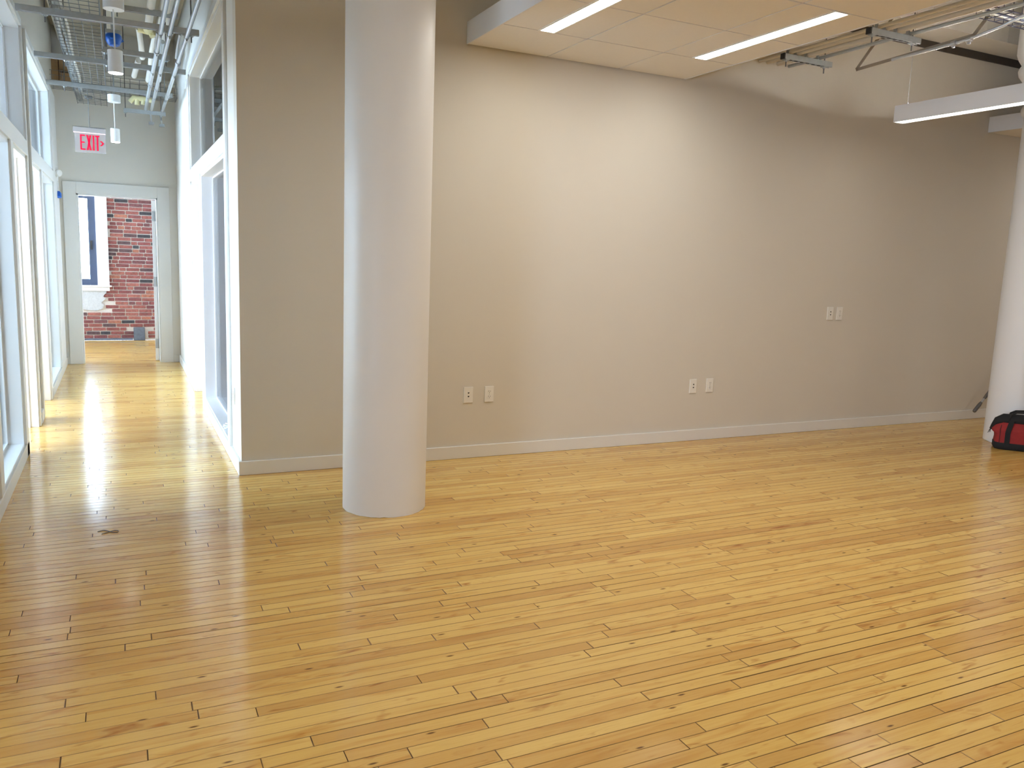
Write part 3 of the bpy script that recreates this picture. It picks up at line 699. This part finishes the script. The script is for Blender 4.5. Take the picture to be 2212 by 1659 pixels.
# armoured cables lying along the left of the basket
for q, (xx, zz, r, mt, lab) in enumerate(((-0.365, 3.172, 0.013, m_galv, 'ribbed grey armoured cable against the outer edge of the basket'), (-0.337, 3.170, 0.011, m_galv, 'dark ribbed armoured cable beside the outer cable in the basket'), (-0.31, 3.171, 0.011, m_cable, 'pale ribbed armoured cable innermost in the basket'))):
    b = B(); pts = []; rs = []; y = 5.6; k = 0
    while y < 11.2:
        pts.append((xx + 0.006*math.sin(y*3+q*2), y, zz + 0.003*math.sin(y*5+q))); rs.append(r*(1.0 if k % 2 else 0.78)); y += 0.022; k += 1
    tube(b, pts, rs, 8); tag(auto_smooth(obj('armoured_cable', b, mt), 80), lab, 'cable', 'armoured cables in the corridor basket')
# cross basket by the end wall
bt2 = thing('cross_basket_tray', (0.25, 10.98, 3.26), 'grey wire basket crossing the corridor ceiling by the end wall', 'cable tray')
b = B(); x = -0.62
while x <= 0.685:
    tube(b, [(x, 10.82, 3.42), (x, 10.82, 3.262), (x, 11.12, 3.262), (x, 11.12, 3.42)], 0.0026, 5, caps=False); x += 0.10
for yy, zz in ((10.82, 3.42), (10.82, 3.368), (10.82, 3.315), (11.12, 3.42), (11.12, 3.34)): tube(b, [(-0.64, yy, zz), (0.69, yy, zz)], 0.0026, 5)
for k in range(6): yy = 10.82+0.06*k; tube(b, [(-0.64, yy, 3.266), (0.69, yy, 3.266)], 0.0026, 5)
obj('wire_mesh', b, m_wire, bt2); bt2.children[-1]['kind'] = 'stuff'

# steel conduits along the corridor, with couplings and strap clamps
def conduit(x, z, y0, y1, r, label, couplings=(), end_bracket=False, group='steel conduits along the corridor ceiling', mat=None):
    t = thing('steel_conduit', (x, (y0+y1)/2, z), label, 'conduit', group)
    b = B(); tube(b, [(x, y0, z), (x, y1, z)], r, 12); auto_smooth(obj('pipe', b, mat or m_galvl, t))
    for yc in couplings:
        c = B(); tube(c, [(x, yc-0.035, z), (x, yc+0.035, z)], r*1.35, 12); box(c, x-0.006, x+0.006, yc-0.012, yc+0.012, z-r*2.0, z-r); auto_smooth(obj('coupling', c, m_galvl, t))
    if end_bracket:
        c = B(); bar(c, (x, y1, z), (x+0.01, y1+0.02, z-0.10), 0.02, 0.02, (0, 1, 0)); box(c, x-0.02, x+0.04, y1, y1+0.04, z-0.125, z-0.09); obj('end_bracket', c, m_galv, t)
    for yc in (6.93, 8.46, 9.85):
        if y0 < yc < y1:
            s = B(); box(s, x-r-0.012, x+r+0.012, yc-0.010, yc+0.010, z+r*0.4, z+r+0.004); tube(s, [(x, yc-0.012, z), (x, yc+0.012, z)], r*1.2, 10); box(s, x-0.005, x+0.005, yc-0.03, yc-0.012, z-r-0.02, z-r); obj('strap', s, m_galv, t)
    return t
conduit(0.333, 3.085, 4.8, 10.9, 0.0165, 'first steel conduit from the basket under the corridor struts', (7.6, 9.1))
conduit(0.395, 3.085, 4.8, 11.05, 0.0165, 'second steel conduit from the basket under the corridor struts', (9.3,), True)
conduit(0.515, 3.085, 4.8, 11.15, 0.0165, 'steel conduit nearest the right office front under the corridor struts', (7.9, 9.6), True)
# bright stub conduits branching from the couplings
b = B(); tube(b, [(0.47, 6.93, 3.10), (0.475, 7.3, 3.098), (0.49, 7.75, 3.092)], 0.010, 10)
tag(auto_smooth(obj('branch_conduit', b, m_galvl)), 'short bright branch conduit joining the conduit by the right office front', 'conduit')
b = B(); tube(b, [(0.315, 6.98, 3.10), (0.318, 7.3, 3.095), (0.326, 7.55, 3.088)], 0.010, 10)
tag(auto_smooth(obj('branch_conduit', b, m_galvl)), 'short bright branch conduit joining the conduit beside the basket', 'conduit')

# insulated pipes with yellow fittings
def pipe(name, pts, r, mat, label, cat='pipe', group=None, n=16):
    b = B(); tube(b, pts, r, n); return tag(auto_smooth(obj(name, b, mat)), label, cat, group)
GP = 'white insulated pipes above the corridor'
ip = pipe('insulated_pipe', [(0.31, 6.0, 3.50), (0.309, 8.55, 3.50)], 0.033, m_insul, 'slim white insulated pipe over the corridor ending in yellow fittings', group=GP)
ip2 = pipe('insulated_pipe', [(0.42, 6.0, 3.50), (0.43, 8.4, 3.50), (0.44, 8.75, 3.49), (0.455, 8.85, 3.43)], 0.048, m_insul, 'thick white insulated pipe over the corridor next to the conduits', group=GP)
yf = thing('yellow_pipe_fitting', (0.29, 8.62, 3.45), 'pale yellow pipe tee with elbow on the slim insulated pipe', 'pipe fitting', 'yellow pipe fittings')
b = B(); tube(b, [(0.309, 8.50, 3.50), (0.309, 8.66, 3.495)], 0.042, 14); auto_smooth(obj('tee', b, m_yellow, yf))
b = B(); tube(b, [(0.225, 8.66, 3.50), (0.31, 8.66, 3.492), (0.345, 8.66, 3.475), (0.352, 8.65, 3.44)], [0.036, 0.038, 0.035, 0.030], 14); auto_smooth(obj('elbow', b, m_yellow, yf))
pipe('insulated_pipe', [(0.232, 8.66, 3.50), (0.255, 8.9, 3.40), (0.27, 9.15, 3.34)], 0.025, m_insul, 'short white pipe dropping from the yellow elbow', group=GP)
pipe('insulated_pipe', [(0.372, 8.66, 3.46), (0.352, 8.95, 3.385), (0.347, 9.25, 3.32)], 0.025, m_insul, 'second short white pipe dropping behind the conduits', group=GP)
pipe('insulated_pipe', [(0.245, 9.6, 3.40), (0.21, 10.15, 3.34)], 0.028, m_insul, 'slanting pinkish white pipe stub behind the second strut', group=GP)
pipe('insulated_pipe', [(0.37, 9.6, 3.40), (0.355, 10.25, 3.33)], 0.03, m_insul, 'white pipe stub behind the conduit couplings', group=GP)
pipe('insulated_pipe', [(-0.10, 11.2, 3.50), (0.69, 11.2, 3.485)], 0.035, m_insul, 'white pipe crossing high along the end wall', group=GP)
yf2 = thing('yellow_pipe_fitting', (0.28, 10.75, 3.16), 'pale yellow pipe fittings above the short low strut', 'pipe fitting', 'yellow pipe fittings')
b = B(); tube(b, [(0.17, 10.7, 3.145), (0.21, 10.7, 3.195), (0.30, 10.7, 3.195), (0.40, 10.7, 3.185)], [0.026, 0.03, 0.03, 0.028], 12); auto_smooth(obj('elbow', b, m_yellow, yf2))
b = B(); tube(b, [(0.245, 10.7, 3.20), (0.245, 10.7, 3.12)], 0.026, 12); auto_smooth(obj('tee', b, m_yellow, yf2))
b = B(); tube(b, [(0.31, 10.7, 3.20), (0.31, 10.7, 3.13)], 0.026, 12); auto_smooth(obj('tee', b, m_yellow, yf2))
pipe('drain_pipe', [(0.43, 8.60, 3.395), (0.44, 9.4, 3.30), (0.445, 9.75, 3.25)], 0.02, m_galv, 'grey drain pipe with black collar behind the third conduit')

# timber joists between the corridor ceiling deck and the end wall
for k, xx in enumerate((-0.52, 0.0, 0.52)):
    jj = struct('trim_joist', [(xx-0.05, xx+0.05, 5.7, YE-0.02, CZ-0.16, CZ)], m_ceil, 'painted ceiling joist over the corridor', 'joist')
struct('trim_wood_blocking', [(XL, -0.575, 11.30, YE, 3.40, 3.66), (-0.565, -0.45, 11.30, YE, 3.52, 3.66), (-0.565, -0.45, 11.32, YE, 3.40, 3.49)], m_wood, 'brown timber blocking over the corridor corner', 'joist')

# sprinkler with blue cover, hung by a drop pipe
sp = thing('sprinkler_head', (0.017, 8.15, 3.22), 'sprinkler drop with bright blue protective cap above the big pendant', 'sprinkler')
b = B(); tube(b, [(0.017, 8.15, 3.33), (0.017, 8.15, CZ)], 0.013, 10); auto_smooth(obj('drop_pipe', b, m_galv, sp))
b = B(); box(b, -0.045, 0.08, 8.11, 8.19, 3.30, 3.335); obj('escutcheon', b, m_galv, sp, bevel=0.008)
b = B(); lathe(b, 0.017, 8.15, [(0.034, 3.205), (0.048, 3.212), (0.060, 3.245), (0.068, 3.265), (0.066, 3.29), (0.055, 3.302)], 10); auto_smooth(obj('cap', b, m_blue, sp), 40)
for k in range(3):
    a_ = 2*math.pi*k/3 + 0.4; b = B(); bar(b, (0.017+0.06*math.cos(a_), 8.15+0.06*math.sin(a_), 3.255), (0.017+0.078*math.cos(a_), 8.15+0.078*math.sin(a_), 3.265), 0.03, 0.02); obj('cap_tab', b, m_blue, sp)

# cylinder pendants
def cyl_pendant(x, y, zc, z1, z0, label, top):
    t = thing('cylinder_pendant', (x, y, z0), label, 'pendant light', 'white cylinder pendants in the corridor')
    r = 0.048
    b = B(); n = 32
    lathe(b, x, y, [(r, z0), (r, z1-0.004), (r-0.004, z1), (0.01, z1)], n); auto_smooth(obj('shade', b, m_white, t))
    # recessed luminous ring at the mouth
    b = B(); lathe(b, x, y, [(r*0.90, z0-0.0035), (r*0.90, z0-0.0005)], n); obj('diffuser', b, m_spot, t)
    b = B(); tube(b, [(x, y, z1-0.002), (x-0.002, y, (z1+zc)/2), (x-0.003, y, zc+0.01)], 0.0052, 10); auto_smooth(obj('cord', b, m_white, t))
    b = B(); lathe(b, x, y, [(0.066, zc), (0.066, top-0.003), (0.062, top)], n); auto_smooth(obj('canopy', b, m_white, t))
    b = B(); tube(b, [(x, y, top-0.002), (x, y, CZ)], 0.008, 8); auto_smooth(obj('stem', b, m_galv, t))
    return t
cyl_pendant(0.020, 6.40, 3.075, 2.812, 2.664, 'big white cylinder pendant nearest in the corridor', 3.155)
cyl_pendant(0.005, 10.35, 3.068, 2.786, 2.641, 'small white cylinder pendant beside the EXIT sign', 3.148)

# EXIT sign
ex = thing('exit_sign', (-0.245, 10.15, 2.49), 'hanging clear EXIT sign with red letters and a chevron', 'exit sign')
X0, X1, ZT = -0.402, -0.088, 2.745
obj('housing', [(X0, X1, 10.135, 10.165, 2.69, ZT)], m_acry, ex, bevel=0.002)
obj('light_bar', [(X0+0.002, X1-0.004, 10.133, 10.137, 2.684, 2.692)], emit('exit_glow', (1.0, 0.35, 0.42), 0.45), ex)
pnl = obj('panel', [(X0+0.012, X1-0.004, 10.146, 10.154, 2.482, 2.69)], m_acry, ex)
def ltr(polys, nm):
    b = B()
    for p in polys: prism(b, p, 10.141, 10.1455)
    obj(nm, b, m_exit, pnl)
lz0, lz1 = 2.508, 2.668; cw, gp, st = 0.048, 0.012, 0.0145; lx = -0.338
def R_(a, b, c, d): return [(a, c), (b, c), (b, d), (a, d)]
mz = (lz0+lz1)/2
ltr([R_(lx, lx+st, lz0, lz1), R_(lx+st, lx+cw, lz1-st, lz1), R_(lx+st, lx+cw*0.88, mz-st/2, mz+st/2), R_(lx+st, lx+cw, lz0, lz0+st)], 'letter_e')
x_ = lx+cw+gp
ltr([[(x_, lz0), (x_+st*1.15, lz0), (x_+cw, lz1), (x_+cw-st*1.15, lz1)], [(x_, lz1), (x_+cw-st*1.15, lz0), (x_+cw, lz0), (x_+st*1.15, lz1)]], 'letter_x')
x_ += cw+gp; ltr([R_(x_, x_+st*1.1, lz0, lz1)], 'letter_i')
x_ += st*1.1+gp*0.8; ltr([R_(x_, x_+cw*0.85, lz1-st, lz1), R_(x_+cw*0.425-st*0.55, x_+cw*0.425+st*0.55, lz0, lz1-st)], 'letter_t')
x_ += cw*0.85+0.003; q = 0.026
ltr([[(x_, mz+q), (x_+0.017, mz+q), (x_+0.041, mz), (x_+0.024, mz)], [(x_+0.024, mz), (x_+0.041, mz), (x_+0.017, mz-q), (x_, mz-q)]], 'chevron')
b = B(); tube(b, [(-0.245, 10.15, ZT), (-0.248, 10.15, 3.05)], 0.004, 8); obj('stem', b, m_rod, ex)
b = B(); box(b, -0.275, -0.205, 10.12, 10.18, 3.05, 3.078); obj('canopy_box', b, m_rod, ex, bevel=0.004)
b = B(); tube(b, [(-0.248, 10.15, 3.078), (-0.25, 10.15, 3.13)], 0.003, 8); tube(b, [(-0.205, 10.15, 3.062), (-0.10, 10.25, 3.066), (-0.061, 10.35, 3.085)], 0.004, 8); obj('feed_conduit', b, m_rod, ex)
b = B(); box(b, X0-0.002, X1+0.002, 10.138, 10.162, ZT, ZT+0.006); obj('top_rail', b, m_rod, ex)

# alarm device and sprinkler tag by the corridor end
al = thing('alarm_speaker', (-0.60, 10.85, 2.25), 'small round white alarm device high on the left corridor wall', 'alarm')
b = B(); tube(b, [(XL+0.0, 10.85, 2.30), (XL+0.035, 10.85, 2.30)], 0.055, 20); auto_smooth(obj('base', b, m_white, al))
b = B(); tube(b, [(XL+0.035, 10.83, 2.295), (XL+0.055, 10.80, 2.29)], [0.042, 0.04], 20); auto_smooth(obj('dome', b, m_trim, al))
b = B(); tube(b, [(XL+0.056, 10.798, 2.29), (XL+0.058, 10.796, 2.29)], 0.03, 20); obj('lens', b, m_white, al)
sd = thing('sidewall_sprinkler', (-0.62, 10.95, 2.02), 'white wall fitting with a small blue cap beside the end doorway', 'sprinkler')
obj('tag_plate', [(XL, XL+0.006, 10.92, 10.98, 2.06, 2.20)], m_white, sd)
b = B(); tube(b, [(XL, 10.97, 2.205), (XL+0.03, 10.97, 2.205), (XL+0.034, 10.97, 2.19), (XL+0.034, 10.97, 2.09)], 0.006, 8); obj('hook', b, m_white, sd)
b = B(); tube(b, [(XL+0.034, 10.97, 2.10), (XL+0.034, 10.97, 2.075), (XL+0.03, 10.95, 2.03), (XL+0.03, 10.95, 2.02)], [0.012, 0.03, 0.036, 0.02], 10); obj('cap', b, m_blue, sd)

# crumpled plastic on the right sidelight sill
b = B(); rn = random.Random(4)
bmesh.ops.create_icosphere(b, subdivisions=3, radius=0.055)
for v in b.verts: v.co *= 1 + rn.uniform(-0.35, 0.25); v.co.z = max(v.co.z*0.6 + 0.02, 0.001)
bmesh.ops.translate(b, verts=b.verts, vec=(XR+0.055, 6.55, 0.108)); tag(obj('crumpled_plastic', b, m_plastic_film), 'crumpled clear plastic lying on the white sill of the right sidelight', 'plastic scrap')
# bent wire on the corridor floor
b = B(); o_ = Vector((-0.10, 4.60, 0.0025)); pts = [(-.05, .02), (-.02, .03), (0, .01), (.02, -.02), (.045, -.03), (.05, -.005), (.03, .01), (0, -.01), (-.03, -.03)]
tube(b, [(o_.x+p[0], o_.y+p[1], o_.z) for p in pts], 0.002, 6); tag(obj('bent_wire', b, m_rod), 'small twist of dark wire on the floor at the corridor mouth', 'wire')

# ------------------------------------------------------------------ services over the open room
GT = 'trapeze strut hangers beside the tiled ceiling panel'
def trapeze(x0, x1, y, z, label):
    t = strut(y, x0, x1, z, label, GT, rods=(x0+0.03, x1-0.07), name='trapeze_strut')
    b = B(); box(b, x0-0.012, x0, y-0.022, y+0.022, z-0.022, z+0.022); obj('end_cap', b, m_black, t)
    for k in range(7):
        xx = x0 + 0.06 + k*0.062
        if xx < x1-0.05: obj('slot', [(xx, xx+0.028, y-0.007, y+0.007, z-0.0225, z-0.0195)], m_black, t)
    return t
trapeze(4.845, 5.36, 5.20, 3.195, 'grey trapeze strut with black end cap nearest the long wall')
trapeze(4.825, 5.335, 4.35, 3.195, 'grey trapeze strut with black end cap farther out from the wall')
for xx, r, mt, lab in ((4.90, 0.014, m_pipeb, 'pale conduit nearest the tiled ceiling panel, on the trapeze struts'), (4.985, 0.019, m_pipeb, 'second pale conduit on the trapeze struts'),
                   (5.10, 0.019, m_pipeb, 'third pale conduit on the trapeze struts'), (5.225, 0.014, m_galv, 'outermost grey conduit on the trapeze struts')):
    t = thing('trapeze_conduit', (xx, 2.5, 3.215+r), lab, 'conduit', 'conduits on the trapeze struts')
    b = B(); tube(b, [(xx, -1.0, 3.216+r), (xx, W, 3.216+r)], r, 12); auto_smooth(obj('pipe', b, mt, t))
    for yc in (5.20, 4.35):
        b = B(); tube(b, [(xx, yc-0.012, 3.216+r), (xx, yc+0.012, 3.216+r)], r*1.18, 12); box(b, xx-r-0.006, xx-r+0.006, yc-0.012, yc+0.012, 3.216, 3.216+r*2.6); obj('clamp', b, m_galv, t)
# flat flex whips over the panel edge
pipe('flat_raceway', [(4.60, 3.2, 3.21), (4.55, 4.0, 3.21), (4.52, 4.5, 3.215)], 0.014, m_galv, 'short grey raceway above the edge of the tiled ceiling panel')
# bent strap brace and conduit beside the trapeze
br = thing('strap_brace', (5.56, 4.6, 3.16), 'bent dark strap brace hanging beside the trapeze struts', 'brace')
b = B(); bar(b, (5.56, 5.11, 3.168), (5.56, 4.07, 3.215), 0.006, 0.024, (0, 0, 1)); obj('lower_bar', b, m_strap, br)
b = B(); bar(b, (5.56, 5.11, 3.168), (5.56, 4.28, 4.06), 0.006, 0.026, (0, 1, 0)); obj('brace_leg', b, m_strap, br)
b = B(); bar(b, (5.56, 4.08, 3.215), (5.56, 3.33, 4.06), 0.006, 0.026, (0, 1, 0)); obj('brace_leg', b, m_strap, br)
fc = thing('flexible_conduit', (5.54, 4.0, 3.2), 'bright steel conduit with clamp fixed along the strap brace', 'conduit')
b = B(); tube(b, [(5.545, 4.75, 3.175), (5.545, 4.2, 3.185), (5.54, 4.05, 3.195), (5.54, 3.85, 3.225), (5.56, 3.70, 3.27), (5.62, 3.55, 3.30), (5.66, 3.2, 3.30), (5.66, 1.0, 3.30)], 0.011, 10); auto_smooth(obj('pipe', b, m_galvl, fc))
for yy in (4.22, 4.10):
    b = B(); tube(b, [(5.545, yy-0.02, 3.186), (5.545, yy+0.02, 3.184)], 0.018, 10); box(b, 5.538, 5.552, yy-0.01, yy+0.01, 3.155, 3.18); obj('clamp', b, m_galvl, fc)
# ladder basket with cables crossing at the top corner
tr = thing('room_basket_tray', (6.4, 3.9, 3.29), 'wire basket tray with cables crossing over the room beside the pendant', 'cable tray')
b = B(); x = 5.45
while x < 9.5:
    tube(b, [(x, 3.80, 3.40), (x, 3.80, 3.30), (x, 4.0, 3.30), (x, 4.0, 3.40)], 0.0035, 5, caps=False); x += 0.10
for yy, zz in ((3.80, 3.40), (3.80, 3.30), (3.87, 3.30), (3.94, 3.30), (4.0, 3.30), (4.0, 3.40)): tube(b, [(5.42, yy, zz), (9.5, yy, zz)], 0.0035, 5)
obj('wire_mesh', b, m_cableb, tr); tr.children[-1]['kind'] = 'stuff'
for k, (dy, mt, lab) in enumerate(((0.0, m_cable, 'white data cable sagging into the room basket, upper of the bundle'), (0.03, m_cableb, 'navy data cable sagging into the room basket'), (0.055, m_cable, 'white data cable sagging into the room basket, lower of the bundle'))):
    pipe('data_cable', [(4.98, 3.72+dy, 3.36), (5.12, 3.76+dy, 3.345), (5.28, 3.82+dy, 3.33), (5.42, 3.87+dy, 3.32), (5.7, 3.88+dy, 3.318), (7.0, 3.89+dy, 3.318), (9.4, 3.89+dy, 3.318)], 0.009, mt, lab, 'cable', 'data cables in the room basket', 8)

# ------------------------------------------------------------------ red tool bag by the far column
def tool_bag():
    t = thing('tool_bag', (7.09, 4.36, 0), 'red and black canvas tool bag on the floor before the far column', 'bag')
    O = Vector((6.965, 4.445, 0)); u = Vector((0.63, -0.776, 0)); v = Vector((0.776, 0.63, 0)); LN = 0.46
    def P(a, d, z): return O + u*a + v*d + Vector((0, 0, z))
    def loft(secs, nm, mat, closed=True):
        b = B(); rings = [[b.verts.new(P(*p)) for p in s] for s in secs]; n = len(secs[0])
        for i in range(len(rings)-1):
            for k in range(n): b.faces.new((rings[i][k], rings[i][(k+1)%n], rings[i+1][(k+1)%n], rings[i+1][k]))
        b.faces.new(list(reversed(rings[0]))); b.faces.new(rings[-1])
        o = obj(nm, b, mat, t); auto_smooth(o, 50); return o
    # horizontal rounded sections (a along the length, d across)
    def sec(a0, a1, d0, d1, z, c=0.03):
        return [(a0+c, d0, z), (a1-c, d0, z), (a1, d0+c, z), (a1, d1-c, z), (a1-c, d1, z), (a0+c, d1, z), (a0, d1-c, z), (a0, d0+c, z)]
    loft([sec(0.012, LN-.012, 0.01, 0.19, 0.0), sec(0.0, LN, 0, 0.20, 0.012), sec(0.0, LN, 0, 0.20, 0.055), sec(0.003, LN-.003, 0.002, 0.198, 0.062)], 'base', m_blk_canvas)
    loft([sec(0.004, LN-.004, 0.004, 0.196, 0.060), sec(0.008, LN-.008, 0.006, 0.194, 0.10), sec(0.004, LN-.004, 0.004, 0.19, 0.135), sec(-0.022, LN+.022, 0.02, 0.18, 0.158, .02), sec(-0.024, LN+.024, 0.03, 0.17, 0.175, .02), sec(0.005, LN-.005, 0.045, 0.155, 0.215), sec(0.03, LN-.03, 0.055, 0.145, 0.24)], 'body', m_red)
    # black zip gusset along the top
    b = B(); pts = [P(-0.03, 0.10, 0.162), P(-0.012, 0.10, 0.195), P(0.02, 0.10, 0.237), P(0.06, 0.10, 0.258), P(LN/2, 0.10, 0.262), P(LN-0.06, 0.10, 0.258), P(LN-.02, 0.10, 0.237), P(LN+.012, 0.10, 0.195), P(LN+.03, 0.10, 0.162)]
    tube(b, pts, [0.012, 0.022, 0.042, 0.052, 0.054, 0.052, 0.042, 0.022, 0.012], 12); auto_smooth(obj('zip_top', b, m_blk_canvas, t), 60)
    for a in (0.075, LN-0.075-0.04):
        b = B()
        for z0_, z1_, d0_, d1_, s0, s1 in ((0.055, 0.15, -0.003, 0.003, 0, 0), (0.15, 0.20, 0.003, 0.030, 0, 0.012), (0.20, 0.262, 0.030, 0.048, 0.012, 0.028)):
            q = [P(a+s0, d0_, z0_), P(a+0.04+s0, d0_, z0_), P(a+0.04+s1, d1_, z1_), P(a+s1, d1_, z1_)]
            f = [b.verts.new(p) for p in q]; g_ = [b.verts.new(p + v*0.012) for p in q]
            b.faces.new(f); b.faces.new(list(reversed(g_)))
            for i in range(4): b.faces.new((f[i], g_[i], g_[(i+1)%4], f[(i+1)%4]))
        obj('strap', b, m_blk_canvas, t)
    for d_ in (0.055, 0.145):
        b = B(); tube(b, [P(0.095, d_, 0.26), P(0.115, d_, 0.315), P(0.15, d_, 0.335), P(LN/2, d_, 0.342), P(LN-0.15, d_, 0.335), P(LN-.115, d_, 0.315), P(LN-.095, d_, 0.26)], 0.009, 8); auto_smooth(obj('handle', b, m_blk_canvas, t), 60)
    b = B(); tube(b, [P(-0.032, 0.095, 0.165), P(-0.042, 0.09, 0.145), P(-0.05, 0.088, 0.125)], [0.004, 0.003, 0.002], 6); tube(b, [P(-0.030, 0.10, 0.165), P(-0.034, 0.10, 0.13)], 0.003, 6); obj('zip_pull', b, m_black, t)
    b = B(); q = [P(0.035, -0.001, 0.062), P(0.037, -0.001, 0.062), P(0.037, 0.03, 0.2), P(0.035, 0.03, 0.2)]
    tube(b, [P(0.036, 0.003, 0.062), P(0.036, 0.003, 0.135), P(0.036, 0.026, 0.175), P(0.045, 0.046, 0.215)], 0.0022, 6); obj('piping', b, m_blk_canvas, t)
tool_bag()
# handle sticking out behind the far column
ph = thing('pole_handle', (8.05, 5.38, 0.09), 'dark handle with a silver band sticking out behind the far column', 'tool handle')
def pp(s): return Vector((8.055, 5.40, 0.105)) + s*Vector((0.36, -0.02, 0.375))
b = B(); tube(b, [pp(0.0), pp(0.02), pp(0.20), pp(0.26)], [0.014, 0.019, 0.019, 0.013], 12); auto_smooth(obj('grip', b, m_rod, ph))
b = B(); tube(b, [pp(0.26), pp(0.36)], 0.012, 12); auto_smooth(obj('band', b, m_galvl, ph))
b = B(); tube(b, [pp(0.36), pp(0.45), pp(2.3)], [0.014, 0.018, 0.018], 12); auto_smooth(obj('shaft', b, m_rod, ph))
